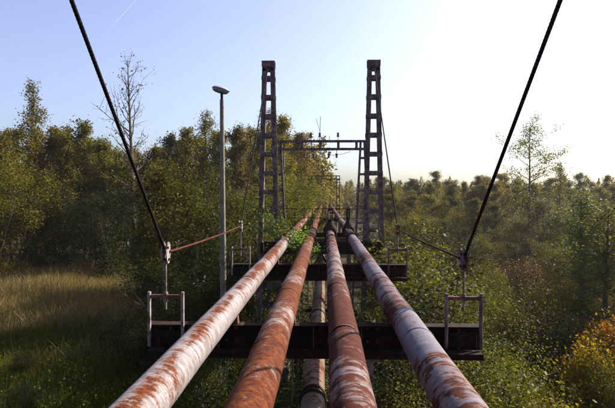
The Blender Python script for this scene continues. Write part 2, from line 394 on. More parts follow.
# ---- suspended crossbeams
ZB1, ZB0 = CAMZ-1.92, CAMZ-2.36
def crossbeam(Y, label):
    xl, xr = CL-.30, CR+.30
    root = empty('crossbeam', (XC, Y, ZB0), label, 'crossbeam', 'suspended crossbeams of the pipe bridge')
    b = MB()      # channel web and flanges, open side to the camera
    b.prof([(-.16, 0), (.10, 0), (.10, .50), (-.10, .50), (-.10, .485), (.085, .485), (.085, .018), (-.16, .018)], (xl, Y, ZB0), (xr, Y, ZB0), (0, 0, 1)) if False else None
    b.box((XC, Y+.06, (ZB0+ZB1)/2), (xr-xl, .016, ZB1-ZB0-.036))
    b.box((XC, Y-.02, ZB1-.009), (xr-xl, .22, .018)); b.box((XC, Y-.02, ZB0+.009), (xr-xl, .22, .018))
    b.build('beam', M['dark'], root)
    lg = MB()     # the wide lower ledge
    lg.box((XC, Y-.235, ZB0+.095), (xr-xl-.12, .205, .014)); lg.box((XC, Y-.344, ZB0+.06), (xr-xl-.12, .012, .085))
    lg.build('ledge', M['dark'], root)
    for k in range(7):
        x = xl+.35+(xr-xl-.7)*k/6
        MB().box((x, Y-.038, (ZB0+ZB1)/2), (.014, .18, ZB1-ZB0-.05)).build('stiffener', M['rusty'], root)
    bolt_me = MB().lathe([(.024, -.022), (.024, 0), (.018, 0)], (0, 0, 0), 'Y', 6).mesh('bolt', M['rusty'])
    for k in range(6):
        for dx in (.10, .25):
            for dz in (.17, .36): obj('bolt', bolt_me, root, (xl+.35+(xr-xl-.7)*k/6+dx-XC, .052, dz))
    for px in PX:     # a saddle under each pipe
        s = MB(); n = 10; pts = []
        for i in range(n+1):
            a = math.pi*(1.18+.64*i/n); pts.append((math.cos(a)*(RP+.006), ZP-ZB1+math.sin(a)*(RP+.006)))
        pts = pts+[(.17, 0.002), (-.17, 0.002)]
        s.prof(pts[::-1], (px, Y-.08, ZB1), (px, Y+.05, ZB1)); s.build('saddle', M['rusty'], root)
    for X, mm in ((CL, 'whitepost'), (CR, 'tower')):
        zt = ZB1+.50
        for sx in (-1, 1):
            MB().box((X+sx*.25, Y-.17, (zt+ZB0+.13)/2), (.042, .06, zt-ZB0-.13), None, .005).build('hanger_post', M[mm], root)
        MB().box((X, Y-.17, zt-.07), (.457, .05, .055), None, .005).build('top_bar', M['rusty'], root)
        r = MB().tube([(X, Y-.17, zt-.26), (X, Y-.17, ZGS[X < 0]-.12)], .016, 8)
        r.lathe([(.034, 0), (.034, .035)], (X, Y-.17, zt-.14), 'Z', 6); r.lathe([(.034, 0), (.034, .03)], (X, Y-.17, zt-.035), 'Z', 6)
        r.build('hanger_rod', M[mm], root, True)
        c = MB(); c.box((X, Y-.12, ZB0+.25), (.40, .05, .20), None, .006); c.box((X-.12, Y-.155, ZB0+.25), (.07, .03, .13)); c.box((X+.12, Y-.155, ZB0+.25), (.07, .03, .13))
        c.build('clamp_block', M['dark'], root)
    # struts carrying the lower pipe
    for x, w in ((XL-.30, .03), (XL+.24, .03)):
        MB().tube([(x, Y-.30, ZB0+.05), (x, Y-.30, ZL-.35)], .014, 6).build('strut', M['tower'], root)
    MB().box((XL-.03, Y-.30, ZL-RL-.05), (.66, .08, .08)).build('cradle', M['dark'], root)
    st = MB(); st.box((.66, Y-.2, ZB0-.55), (.09, .05, 1.06)); st.box((.66, Y-.2, ZB0-.03), (.24, .09, .05)); st.build('strut', M['whitepost'], root)
    return root
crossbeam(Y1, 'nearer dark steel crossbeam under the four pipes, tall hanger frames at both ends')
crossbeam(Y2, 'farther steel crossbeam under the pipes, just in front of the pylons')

# ---- pylons: two tapered channel posts tied by batten plates
def pylon(X, Y, label, group='pylons of the pipe bridge'):
    root = empty('pylon', (X, Y, 0), label, 'pylon', group)
    top = ZTOP; hw_top, hw_bot = .165, .47       # half spacing of the posts, top and ground
    def hw(z): return hw_bot+(hw_top-hw_bot)*(z/top)
    for s in (-1, 1):
        p = MB(); a = Vector((X+s*hw(0), Y, .25)); b = Vector((X+s*hw(top), Y, top-.25))
        ch = [(-.09, -.17), (.09, -.17), (.09, .17), (-.09, .17), (-.09, .155), (.075, .155), (.075, -.155), (-.09, -.155)]
        if s < 0: ch = [(-q[0], q[1]) for q in ch]
        p.prof(ch[::-1], a, b, (0, 1, 0)); p.build('post', M['tower'], root)
        for yy in (-.178, .178):
            pass
    z = top-.72; i = 0
    while z > .6:
        w = hw(z)*2+.20
        for yy in (-.181, .181):
            bt = MB(); bt.box((X, Y+yy, z), (w, .018, .185), None, .003)
            for sx in (-1, 1):
                for dz in (-.055, .055):
                    for dx in (-.045, .04):
                        bt.lathe([(.02, 0), (.016, math.copysign(.016, yy))], (X+sx*(hw(z)+dx), Y+yy+math.copysign(.0085, yy), z+dz), 'Y', 6)
            bt.build('batten', M['tower'], root)
        z -= .79; i += 1
    c = MB(); w = hw(top)*2+.21
    c.box((X, Y, top-.02), (w+.01, .40, .03)); c.box((X, Y-.19, top-.15), (w, .02, .22)); c.box((X, Y+.19, top-.15), (w, .02, .22))
    c.box((X, Y, top-.36), (w-.1, .34, .10))
    c.build('cap', M['tower'], root)
    s = MB(); s.lathe([(.11, -.05), (.14, -.05), (.11, -.03), (.11, .03), (.14, .05), (.11, .05)], (X, Y, top-.10), 'X', 16); s.build('cable_saddle', M['dark'], root, True)
    f = MB(); f.box((X, Y, .05), (1.7, 1.0, .7), None, .05); f.build('footing', M['concrete'], root)
    return root
pylon(CL, YT, 'left of the two tall pylons, purple brown battened steel beside the lamp post')
pylon(CR, YT, 'right of the two tall pylons, purple brown battened steel against the white sky')
pylon(CL, YN, 'nearest left pylon beside the photographer'); pylon(CR+.26, YN, 'nearest right pylon beside the photographer')

def pier_beam(Y, label):
    root = empty('pier_beam', (XC, Y, ZB0), label, 'beam', 'pier beams between the pylons')
    for yy in (-.26, .26):
        MB().prof([(-.05, -.24), (.05, -.24), (.05, -.225), (-.035, -.225), (-.035, .225), (.05, .225), (.05, .24), (-.05, .24)], (CL-.35, Y+yy, ZB1-.25), (CR+.35, Y+yy, ZB1-.25)).build('channel', M['dark'], root)
    for px in PX:
        MB().box((px, Y, ZB1+.010), (.34, .62, .05)).build('saddle', M['rusty'], root)
    for s, X in ((1, CL), (-1, CR)):
        MB().bar((X+s*.5, Y+.28, 2.2), (XC, Y+.28, ZB1-.5), .08, .08).build('brace', M['dark'], root)
    return root
pier_beam(YT, 'dark double channel beam carrying the pipes between the two tall pylons')
pier_beam(YN, 'dark double channel beam below the photographer')

# ---- portal gantry behind the pylons, with insulators on its lintel
def ladder_leg(root, X, Y, ztop, h0, h1, n, w=.11):
    def hw(z): return h1+(h0-h1)*(z/ztop)
    for s in (-1, 1):
        MB().bar((X+s*hw(0), Y, 0), (X+s*hw(ztop), Y, ztop), w, w).build('leg', M['tower'], root)
    for i in range(n):
        z = ztop-.9-i*.82
        if z < .3: break
        MB().box((X, Y-w/2-.008, z), (2*hw(z)+w*.8, .014, .12)).build('rung', M['tower'], root)
def insulator(root, x, y, z, up):
    s = 1 if up else -1
    pin = MB().tube([(x, y, z), (x, y, z+s*.34)], .016, 6).build('insulator_pin', M['dark'], root)
    m = MB().lathe([(.02, s*.16), (.07, s*.17), (.075, s*.22), (.045, s*.25), (.06, s*.30), (.055, s*.36), (.02, s*.39)], (x, y, z), 'Z', 12).build('insulator', M['ceramic'], root, True)
def gantry(Y, label):
    root = empty('gantry', (XC, Y, 0), label, 'gantry', 'portal gantries along the pipes')
    zt = at(320, 141.5, Y).z; zb = at(320, 149.3, Y).z
    ladder_leg(root, CL, Y, zt+.05, .09, .60, 9); ladder_leg(root, CR-.12, Y, zt+.05, .09, .60, 9)
    x0, x1 = CL-.05, CR-.12+.10
    MB().box(((x0+x1)/2, Y-.075, zt), (x1-x0, .14, .12)).build('top_chord', M['tower'], root)
    MB().box(((x0+x1)/2, Y-.075, zb), (x1-x0, .14, .12)).build('bottom_chord', M['tower'], root)
    for px in (302, 320.3, 338.3, 356.4, 281):
        x = at(px, 145, Y).x; MB().box((x, Y-.075, (zt+zb)/2), (.13, .11, zt-zb-.12)).build('lintel_post', M['tower'], root)
    for px in (302, 311, 319.8, 338): insulator(root, at(px, 141, Y).x, Y-.07, zt+.06, True)
    for px in (304.8, 313.6, 328.8, 336.6): insulator(root, at(px, 150, Y).x, Y-.07, zb-.06, False)
    x = at(329.5, 140, Y).x; MB().tube([(x, Y-.07, zt), (x, Y-.07, zt+.28)], .014, 6).build('pin', M['dark'], root)
    w = MB(); x = at(329, 152, Y).x; x2 = at(351, 149.5, Y).x; n = 8
    w.tube([(x+(x2-x)*i/n, Y-.10, zb-.30+.2*(i/n)-.16*math.sin(math.pi*i/n)*.5) for i in range(n+1)], .010, 5); w.build('wire', M['dark'], root)
    xm = at(320, 130, Y).x; mast = MB()
    mast.tube([(xm-.14, Y-.07, zt+.05), (xm, Y-.07, zt+.42), (xm+.14, Y-.07, zt+.05)], .018, 6); mast.tube([(xm, Y-.07, zt+.4), (xm+.02, Y-.07, zt+1.25)], .016, 6); mast.tube([(xm, Y-.07, zt+.5), (xm-.20, Y-.07, zt+1.15)], .012, 6)
    mast.build('antenna', M['lampmetal'], root)
    return root
YG = 27.0
gantry(YG, 'portal gantry behind the two pylons, ladder lintel carrying small insulators')

def far_portal(Y, zt, label):
    root = empty('portal_frame', (XC, Y, 0), label, 'gantry', 'portal gantries along the pipes')
    for X in (CL, CR):
        for s in (-1, 1): MB().box((X+s*.22, Y, zt/2), (.12, .12, zt)).build('leg', M['dark'], root)
        for k in range(6): MB().box((X, Y-.07, zt-.6-k*1.3), (.5, .02, .14)).build('rung', M['dark'], root)
    for z in (zt, zt-.5): MB().box((XC, Y-.08, z), (CR-CL+.6, .12, .13)).build('chord', M['dark'], root)
    for k in range(6): MB().box((CL+(CR-CL)*(k+.5)/6, Y-.08, zt-.25), (.10, .10, .36)).build('lintel_post', M['dark'], root)
    MB().box((XC, Y, ZP-RP-.14), (CR-CL+.4, .25, .25)).build('pipe_beam', M['dark'], root)
    return root
far_portal(82, CAMZ+3.1, 'distant small portal frame over the pipes where they vanish')
def trestle(Y, label):
    root = empty('pipe_trestle', (XC, Y, 0), label, 'trestle', 'trestles under the far pipes')
    MB().box((XC, Y, ZP-RP-.13), (3.6, .24, .24)).build('beam', M['dark'], root)
    for X in (XC-1.4, XC+1.4): MB().box((X, Y, (ZP-RP-.25)/2), (.22, .22, ZP-RP-.25)).build('leg', M['concrete'], root)
for y, w in ((27.4, 'pipe trestle under the insulator gantry'), (45, 'first pipe trestle beyond the insulator gantry'), (63, 'second pipe trestle beyond the insulator gantry'), (104, 'pipe trestle beyond the distant portal frame'), (130, 'last pipe trestle at the far end of the pipes')): trestle(y, w)

# ---- valves, railing and deck on the platform behind the pylons
def gate_valve(X, Y, r, big, label):
    root = empty('gate_valve', (X, Y, ZP), label, 'valve', 'gate valves on the pipes')
    z = ZP
    MB().lathe([(RP+.10, -.40), (RP+.10, -.34), (RP+.02, -.33), (r, -.16), (r, .16), (RP+.02, .33), (RP+.10, .34), (RP+.10, .40)], (X, Y, z), 'Y', 24).build('valve_body', M['dark'], root, True)
    MB().lathe([(r*.98, .05), (r*1.02, .18), (r*.98, .26), (r*.80, .36), (r*.5, .46), (r*.34, .58), (r*.42, .60), (r*.42, .66), (r*.15, .66)], (X, Y, z), 'Z', 24).build('bonnet', M['dark'], root, True)
    yk = MB()
    for s in (-1, 1): yk.bar((X+s*r*.30, Y, z+.64), (X+s*r*.30, Y, z+1.06), .05, .06)
    yk.box((X, Y, z+1.07), (r*.75, .09, .06)); yk.build('yoke', M['dark'], root)
    MB().tube([(X, Y, z+.62), (X, Y, z+big)], .022, 8).build('stem', M['rusty'], root)
    w = MB(); n = 24; rw = r*.62
    w.tube([(X+rw*math.cos(2*math.pi*i/n), Y+rw*math.sin(2*math.pi*i/n), z+1.16) for i in range(n+1)], .018, 6, False)
    for k in range(4): a = k*math.pi/2+.4; w.tube([(X, Y, z+1.14), (X+rw*math.cos(a), Y+rw*math.sin(a), z+1.16)], .012, 5)
    w.build('handwheel', M['rusty'], root)
gate_valve(PX[2], 23.9, .31, 1.75, 'bell shaped valve with handwheel and spindle on the third pipe')
gate_valve(PX[3]+.02, 25.2, .22, 1.25, 'smaller dark valve on the rightmost pipe beside the right pylon')

def railing(Y, label):
    root = empty('railing', (XC, Y, ZB1), label, 'railing')
    for z in (CAMZ-.60, CAMZ-1.02): MB().tube([(CL+.1, Y, z), (CR-.1, Y, z)], .014, 6).build('rail', M['dark'], root)
    for k in range(6):
        x = CL+.12+(CR-CL-.24)*k/5; MB().box((x, Y+.03, CAMZ-1.26), (.03, .03, 1.36)).build('rail_post', M['dark'], root)
railing(24.75, 'thin dark railing across the pipes behind the pylons')
dk = empty('service_deck', (XC, 24, ZB1-.2), 'dark slatted service deck beneath the valves behind the pylons', 'deck')
for k in range(14):
    MB().box((XC, 22.75+k*.2, ZP-RP-.16), (CR-CL-.1, .165, .05)).build('deck_plank', M['dark'], dk)
for X in (CL+.3, CR-.3): MB().box((X, 24.05, ZP-RP-.27), (.12, 2.9, .16)).build('deck_joist', M['dark'], dk)

# ---- lamp post
def lamp_post():
    p0 = at(223, 240, 20.0); X = p0.x; Y = 20.0; zt = at(222, 93, Y).z
    root = empty('street_lamp', (X, Y, 0), 'tall concrete lamp post with a single pale lamp head left of the pylons', 'lamp post')
    mb = MB(); mb.tube([(X+.02, Y, 0), (X, Y, zt*.5), (X-.03, Y, zt-.25)], [.135, .105, .075], 14); mb.build('pole', M['concrete'], root, True)
    MB().tube([(X-.03, Y, zt-.28), (X-.035, Y, zt+.04)], .05, 10).build('collar', M['dark'], root, True)
    # head: long rounded housing tilted, lens on the underside
    def shell(z0, z1, flat, name, m, parent):
        vv = []; ff = []; nu, nv = 18, 8
        ax = Vector((-.88, -.42, .20)).normalized(); sd_ = Vector((0, 0, 1)).cross(ax).normalized(); upv = ax.cross(sd_)
        c = Vector((X-.07, Y-.02, zt+.12)); LL, WW = .32, .19
        for j in range(nv+1):
            ph = (math.pi/2)*j/nv; rr = max(0.0, math.cos(ph))**.5; h = z0+(z1-z0)*math.sin(ph)
            for i in range(nu):
                a = 2*math.pi*i/nu; ca, sa = math.cos(a), math.sin(a)
                ex = math.copysign(abs(ca)**.75, ca)*LL*rr; ey = math.copysign(abs(sa)**.75, sa)*WW*rr*(1-.18*ca)
                vv.append(c+ax*ex+sd_*ey+upv*h)
        for j in range(nv):
            for i in range(nu): ff.append((j*nu+i, j*nu+(i+1) % nu, (j+1)*nu+(i+1) % nu, (j+1)*nu+i))
        ff.append(tuple(range(nu)))
        q = MB().add(vv, ff).build(name, m, parent, True); return q
    h = shell(0.003, .10, 0, 'lamp_housing', M['lampmetal'], root)
    shell(-0.003, -.13, 0, 'lamp_lens', M['lens'], root)
    ax = Vector((-.88, -.42, .20)).normalized(); sd_ = Vector((0, 0, 1)).cross(ax).normalized(); c = Vector((X-.07, Y-.02, zt+.12)); rim = []
    for i in range(25):
        a = 2*math.pi*i/24; ca, sa = math.cos(a), math.sin(a)
        rim.append(c+ax*(math.copysign(abs(ca)**.75, ca)*.326)+sd_*(math.copysign(abs(sa)**.75, sa)*.194*(1-.18*ca)))
    MB().tube(rim, .013, 6, False).build('lamp_rim', M['dark'], root, True)
    MB().bar((X-.035, Y, zt+.02), c+ax*-.20+Vector((0, 0, -.05)), .06, .05).build('bracket', M['dark'], root)
    MB().box((X+.02, Y-.115, 1.2), (.12, .06, .35)).build('access_door', M['dark'], root)
lamp_post()

# ---- bent rail in the grass at the lower right
p = at(487, 397, 17.2); q = at(513, 395.5, 17.6)
rr = MB().tube([(p.x-1.2, 16.9, 0), (p.x-1.2, 16.9, p.z-.05), p, q, (q.x+.01, q.y, q.z-.06), (q.x+.03, q.y, 0)], .022, 8)
tag(rr.build('handrail', M['tower'], None, True), 'thin bent metal handrail in the weeds right of the nearer crossbeam', 'handrail')

# ================================================================ VEGETATION
def leaf_mesh(name, pos, size, nrm_up=.5, rnd=None, mat='leaf', rg=rng, aspect=.62, fold=False):
    n = len(pos)
    nr = rg.normal(0, 1, (n, 3)); nr[:, 2] += nrm_up*np.sign(nr[:, 2]); nr /= np.linalg.norm(nr, axis=1)[:, None]
    t = rg.normal(0, 1, (n, 3)); t -= nr*(t*nr).sum(1)[:, None]; t /= np.linalg.norm(t, axis=1)[:, None]
    b = np.cross(nr, t); s = (size*(.6+.8*rg.random(n)))[:, None]
    v = np.empty((n, 4, 3)); v[:, 0] = pos-t*s*.5; v[:, 1] = pos+b*s*.5*aspect-t*s*.05; v[:, 2] = pos+t*s*.55; v[:, 3] = pos-b*s*.5*aspect-t*s*.05
    return quads(name, v.reshape(-1, 3), n, rg.random(n) if rnd is None else rnd, mat)
def quads(name, v, n, rnd, mat):
    me = bpy.data.meshes.new(name); me.vertices.add(4*n); me.vertices.foreach_set('co', np.ascontiguousarray(v, dtype=np.float32).ravel())
    me.loops.add(4*n); me.loops.foreach_set('vertex_index', np.arange(4*n, dtype=np.int32))
    me.polygons.add(n); me.polygons.foreach_set('loop_start', np.arange(0, 4*n, 4, dtype=np.int32)); me.polygons.foreach_set('loop_total', np.full(n, 4, np.int32))
    me.update(calc_edges=True)
    a = me.attributes.new('rnd', 'FLOAT', 'FACE'); a.data.foreach_set('value', rnd.astype(np.float32))
    me.materials.append(M[mat]); return me

def make_tree(seed, H, base, Rc, nleaf, leaf, nl=26, shape='birch', bark='bark', spread=.30, stems=1, up=.55, r0=None):
    """returns (trunk mesh, crown mesh), base at the origin"""
    rg = np.random.default_rng(seed); mb = MB(); tips = []
    def vec(a): return Vector([float(q) for q in a])
    for s in range(stems):
        hh = H*(1 if s == 0 else .72+.25*rg.random())
        lean = rg.normal(0, .03 if stems == 1 else .16, 2)
        n = 9; path = []; wob = np.cumsum(rg.normal(0, .012*H/n, (n+1, 2)), 0)
        for i in range(n+1):
            u = i/n; path.append(Vector((lean[0]*hh*u+wob[i, 0]+(rg.normal(0, .1) if stems > 1 and i == 0 else 0), lean[1]*hh*u+wob[i, 1], hh*u-(.15 if i == 0 else 0))))
        rb = (r0 or (.013*H+.02))/(1 if stems == 1 else 1.8)
        mb.tube(path, [rb*(1-.93*i/n)**.9+.004 for i in range(n+1)], 7 if stems == 1 else 5)
        def on(u):
            k = min(int(u*n), n-1); return path[k].lerp(path[k+1], u*n-k)
        ml = max(5, int(nl/(1 if stems == 1 else stems*.75)))
        for k in range(ml):
            u = base+(1-base)*((k+rg.random())/ml)**.9*.97
            w = (u-base)/(1-base)
            if shape == 'birch': prof = (math.sin(math.pi*min(1, w*.82+.14)))**.8
            elif shape == 'round': prof = math.sqrt(max(.02, 1-(1.75*w-.75)**2)) if w > .0 else .6
            elif shape == 'poplar': prof = .55+.45*math.sin(math.pi*w)
            else: prof = .95-.55*w
            L = Rc*prof*(.5+.85*rg.random())+.15
            az = k*2.4+rg.normal(0, .5); rise = up+.5*w+rg.normal(0, .15)
            d = Vector((math.cos(az)*math.cos(rise), math.sin(az)*math.cos(rise), math.sin(rise)))
            p0 = on(u); pts = [p0]; dd = d.copy()
            for j in range(4):
                dd = (dd+vec(rg.normal(0, .13, 3))+Vector((0, 0, .05 if shape != 'willow' else -.10))).normalized(); pts.append(pts[-1]+dd*L/4)
            rl = max(.006, rb*.42*(1-u*.75)); mb.tube(pts, [rl, rl*.8, rl*.6, rl*.4, rl*.15], 4, False)
            for j in range(5):
                uu = .3+.7*rg.random(); q0 = pts[min(3, int(uu*4))].lerp(pts[min(4, int(uu*4)+1)], uu*4-int(uu*4) if uu < 1 else 1)
                d2 = (dd*.6+vec(rg.normal(0, .6, 3))).normalized(); L2 = L*(.22+.25*rg.random())
                q1 = q0+d2*L2*.5; q2 = q1+(d2+vec(rg.normal(0, .25, 3))).normalized()*L2*.5
                mb.tube([q0, q1, q2], [rl*.4, rl*.28, .003], 3, False); tips.append((np.array(q0), np.array(q2), .8+.5*rg.random()))
            tips.append((np.array(pts[2]), np.array(pts[4]), 1.0))
    tm = mb.mesh('trunk', M[bark], True)
    if nleaf <= 0: return tm, None
    T0 = np.array([t[0] for t in tips]); T1 = np.array([t[1] for t in tips]); W = np.array([t[2] for t in tips])*(np.linalg.norm(T1-T0, axis=1)+.25)
    W *= rg.choice([.08, .5, 1, 2.2], len(W)); W /= W.sum()
    ix = rg.choice(len(tips), nleaf, p=W); u = rg.random(nleaf)[:, None]
    ln = np.linalg.norm(T1-T0, axis=1)[ix][:, None]
    pos = T0[ix]+(T1-T0)[ix]*u+rg.normal(0, 1, (nleaf, 3))*np.minimum(spread, .12+.35*ln)
    pos[:, 2] = np.maximum(pos[:, 2], .05)
    tr = rg.random(len(tips))[ix]; rnd = np.clip(.45*tr+.55*rg.random(nleaf), 0, 1)
    return tm, leaf_mesh('crown', pos, leaf, .4, rnd, 'leaf', rg)

PROTO = {}
def proto(key, *a, **k): PROTO[key] = (a[1], make_tree(*a, **k))
proto('birch_a', 1, 14, .16, 2.1, 9500, .17, 44, 'birch', 'birch', up=.8, spread=.2)
proto('birch_b', 2, 14, .20, 1.8, 8200, .17, 42, 'birch', 'birch', up=.85, spread=.2)
proto('birch_c', 3, 14, .12, 2.5, 10500, .18, 48, 'birch', 'bark', up=.75, spread=.22)
proto('alder_a', 4, 13, .10, 2.5, 10500, .18, 44, 'round', 'bark', up=.65, spread=.22)
proto('alder_b', 5, 13, .08, 2.8, 11500, .18, 46, 'round', 'bark', up=.65, spread=.22)
proto('poplar_a', 6, 15, .25, 1.5, 5200, .17, 34, 'poplar', 'bark', up=.85)
proto('poplar_b', 7, 15, .30, 1.9, 4200, .17, 30, 'birch', 'bark', up=.7)
proto('bare', 8, 16, .25, 2.6, 420, .15, 46, 'birch', 'bark', up=.6)
proto('airy', 9, 16, .36, 3.6, 6000, .18, 34, 'round', 'bark', up=.25, spread=.3)
proto('willow_a', 10, 6.5, .10, 2.8, 17000, .10, 34, 'round', 'bark', stems=5, spread=.22)
proto('willow_b', 12, 6.0, .06, 2.6, 16000, .105, 32, 'round', 'bark', stems=6, spread=.22)
proto('sapling_a', 13, 4.6, .06, .95, 8500, .055, 30, 'birch', 'bark', stems=4, spread=.22)
proto('sapling_b', 14, 4.2, .05, 1.1, 5200, .085, 30, 'birch', 'bark', stems=5, spread=.24)
proto('sapling_c', 15, 4.4, .08, .85, 7500, .05, 28, 'birch', 'bark', stems=3, spread=.22)
proto('neartree', 16, 9.0, .08, 2.3, 12000, .135, 44, 'birch', 'bark', spread=.26)
proto('slender', 17, 8.5, .12, 1.25, 7000, .10, 40, 'birch', 'bark', spread=.22)
proto('maple', 18, 2.7, .10, 1.1, 5200, .10, 26, 'round', 'bark', stems=3, spread=.2)
proto('shrub_a', 19, 2.6, .05, 1.5, 10000, .07, 28, 'round', 'bark', stems=6, spread=.2)
proto('shrub_b', 20, 2.2, .04, 1.7, 10000, .065, 28, 'round', 'bark', stems=7, spread=.2)

def plant(key, X, Y, H, color, name, label, cat='tree', group=None, wide=1.0, rot=None, sx=None):
    h0, (tm, cm) = PROTO[key]; s = H/h0
    root = empty(name, (X, Y, float(ground_z(X, Y))-.05), label, cat, group)
    root.scale = (s*wide, s*wide, s); root.rotation_euler = (0, 0, random.uniform(0, 6.28) if rot is None else rot)
    t = obj('trunk', tm, root, (0, 0, 0))
    if cm is not None:
        c = obj('crown', cm, root, (0, 0, 0)); j = [random.uniform(.88, 1.12) for _ in range(3)]
        c.color = (color[0]*j[0], color[1]*j[1]*j[0]**.5, color[2]*j[2], 1)
    return root
def ptree(key, px, ytop, Y, color, name, label, cat='tree', group=None, wide=1.0):
    P = at(px, ytop, Y); return plant(key, P.x, Y, P.z, color, name, label, cat, group, wide)

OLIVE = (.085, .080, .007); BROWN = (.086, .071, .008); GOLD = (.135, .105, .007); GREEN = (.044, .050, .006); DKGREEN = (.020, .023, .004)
GREYG = (.066, .074, .036); YGREEN = (.074, .076, .006); ORANGE = (.155, .066, .005); RUST = (.065, .034, .007); PALE = (.082, .096, .016); YELLOW = (.135, .100, .006)
cname = {OLIVE: 'olive', BROWN: 'brownish', GOLD: 'golden', GREEN: 'green', DKGREEN: 'dark green', GREYG: 'grey green', YGREEN: 'yellow green', PALE: 'pale green', YELLOW: 'yellow'}
ORD = ['first', 'second', 'third', 'fourth', 'fifth', 'sixth', 'seventh', 'eighth', 'ninth', 'tenth', 'eleventh', 'twelfth', 'thirteenth', 'fourteenth', 'fifteenth', 'sixteenth', 'seventeenth', 'eighteenth', 'nineteenth', 'twentieth',
       'twenty-first', 'twenty-second', 'twenty-third', 'twenty-fourth', 'twenty-fifth', 'twenty-sixth', 'twenty-seventh', 'twenty-eighth', 'twenty-ninth', 'thirtieth']

# left wood, front row
row = [(-28, 150, 50, 'alder_a', OLIVE), (2, 134, 55, 'birch_c', OLIVE), (25, 88, 58, 'poplar_a', OLIVE), (44, 138, 56, 'alder_b', BROWN), (63, 130, 62, 'birch_a', OLIVE), (84, 121, 59, 'birch_c', BROWN),
       (106, 140, 57, 'alder_a', OLIVE), (126, 152, 60, 'birch_b', BROWN), (150, 150, 62, 'alder_b', OLIVE), (169, 134, 56, 'birch_a', GREEN), (187, 128, 60, 'birch_c', BROWN), (206, 114, 57, 'poplar_b', OLIVE),
       (224, 132, 64, 'birch_b', BROWN), (241, 126, 59, 'birch_a', BROWN), (256, 128, 66, 'birch_c', OLIVE), (271, 111, 62, 'poplar_b', GOLD), (286, 119, 58, 'birch_b', GOLD), (298, 137, 86, 'birch_a', GOLD), (308, 150, 112, 'birch_c', GOLD),
       (319, 160, 158, 'birch_b', GOLD), (331, 173, 168, 'alder_a', OLIVE)]
for i, (px, yt, Y, k, c) in enumerate(row):
    ptree(k, px, yt, Y, c, k.split('_')[0]+'_tree', f'{cname[c]} {k.split("_")[0]}, {ORD[i]} from the left in the front row of the left wood', 'tree', 'front row of the left wood', 1.15 if 'poplar' not in k else 1.0)
ptree('bare', 136, 62, 47, BROWN, 'bare_tree', 'nearly leafless tree standing above the left wood beside the cable', 'tree')
row2 = [(-10, 140, 66), (15, 128, 70), (35, 125, 68), (54, 126, 74), (74, 130, 70), (96, 134, 72), (114, 146, 70), (140, 148, 74), (160, 144, 72), (178, 136, 74), (196, 130, 70), (215, 126, 76), (233, 132, 74), (249, 124, 78), (264, 126, 76), (279, 126, 80), (293, 132, 82), (303, 148, 122)]
for i, (px, yt, Y) in enumerate(row2):
    k = random.choice(['birch_a', 'birch_b', 'birch_c', 'alder_a', 'alder_b']); c = random.choice([OLIVE, BROWN, BROWN, GOLD if px > 190 else OLIVE])
    ptree(k, px, yt+4, Y, c, k.split('_')[0]+'_tree', f'{cname[c]} {k.split("_")[0]}, {ORD[i]} from the left in the back row of the left wood', 'tree', 'back row of the left wood', 1.2)
# understorey in front of the left wood
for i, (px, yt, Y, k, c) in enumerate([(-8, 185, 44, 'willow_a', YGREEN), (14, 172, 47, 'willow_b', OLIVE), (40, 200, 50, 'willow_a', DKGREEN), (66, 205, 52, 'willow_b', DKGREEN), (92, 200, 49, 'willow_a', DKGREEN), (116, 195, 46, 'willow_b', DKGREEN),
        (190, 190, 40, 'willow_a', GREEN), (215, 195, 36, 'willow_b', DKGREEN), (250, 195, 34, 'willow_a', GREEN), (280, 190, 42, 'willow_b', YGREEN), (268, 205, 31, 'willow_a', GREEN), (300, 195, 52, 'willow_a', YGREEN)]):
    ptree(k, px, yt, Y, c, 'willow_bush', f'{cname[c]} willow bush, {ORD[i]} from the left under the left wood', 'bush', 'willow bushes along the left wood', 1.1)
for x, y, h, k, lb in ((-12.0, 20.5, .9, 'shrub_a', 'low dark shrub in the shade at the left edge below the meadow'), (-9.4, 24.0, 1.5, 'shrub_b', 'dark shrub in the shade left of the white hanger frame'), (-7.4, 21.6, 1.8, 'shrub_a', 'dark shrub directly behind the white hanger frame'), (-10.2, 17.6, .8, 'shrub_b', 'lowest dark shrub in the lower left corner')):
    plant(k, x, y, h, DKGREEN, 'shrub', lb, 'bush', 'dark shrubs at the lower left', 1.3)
# big leafy tree by the left cable and its neighbours
ptree('neartree', 158, 168, 29, GREEN, 'aspen_tree', 'green leafy aspen behind the left cable and hanger', 'tree', None, 1.15)
ptree('neartree', 196, 185, 31, GREEN, 'aspen_tree', 'smaller green aspen between the left cable and the lamp post', 'tree', None, 1.1)
ptree('neartree', 143, 228, 36, DKGREEN, 'aspen_tree', 'low dark aspen at the right edge of the dry meadow', 'tree', None, 1.2)
ptree('sapling_a', 250, 190, 26, GREEN, 'aspen_sapling', 'slim green sapling growing beside the foot of the left pylon', 'tree')

# thicket below and beside the bridge
n = 0
spots = [(1.9, 9.6, 3.9), (3.0, 10.6, 4.1), (2.4, 12.4, 4.6), (3.8, 12.8, 4.3), (5.4, 12.4, 3.0), (2.9, 15.0, 5.4), (4.4, 15.4, 4.9), (6.3, 14.6, 2.8), (3.3, 18.0, 5.8), (4.9, 18.6, 4.9), (3.6, 21.4, 6.2), (5.6, 22.4, 4.4), (1.0, 12.0, 3.8), (.6, 17.6, 3.7), (1.3, 19.9, 4.0), (8.4, 25.5, 3.6), (5.0, 26.0, 4.8)]
spots.sort(key=lambda s: (s[1], s[0]))
for i, (x, y, h) in enumerate(spots):
    plant(['sapling_a', 'sapling_b', 'sapling_c'][i % 3], x, y, h, (YELLOW if (x, y) == (5.4, 12.4) else [YGREEN, GREEN, OLIVE, YGREEN, DKGREEN][(i*7) % 5]), 'aspen_sapling', f'leafy aspen sapling in the thicket right of the pipes, {ORD[i]} nearest', 'sapling', 'sapling thicket right of the pipes', 1.15)
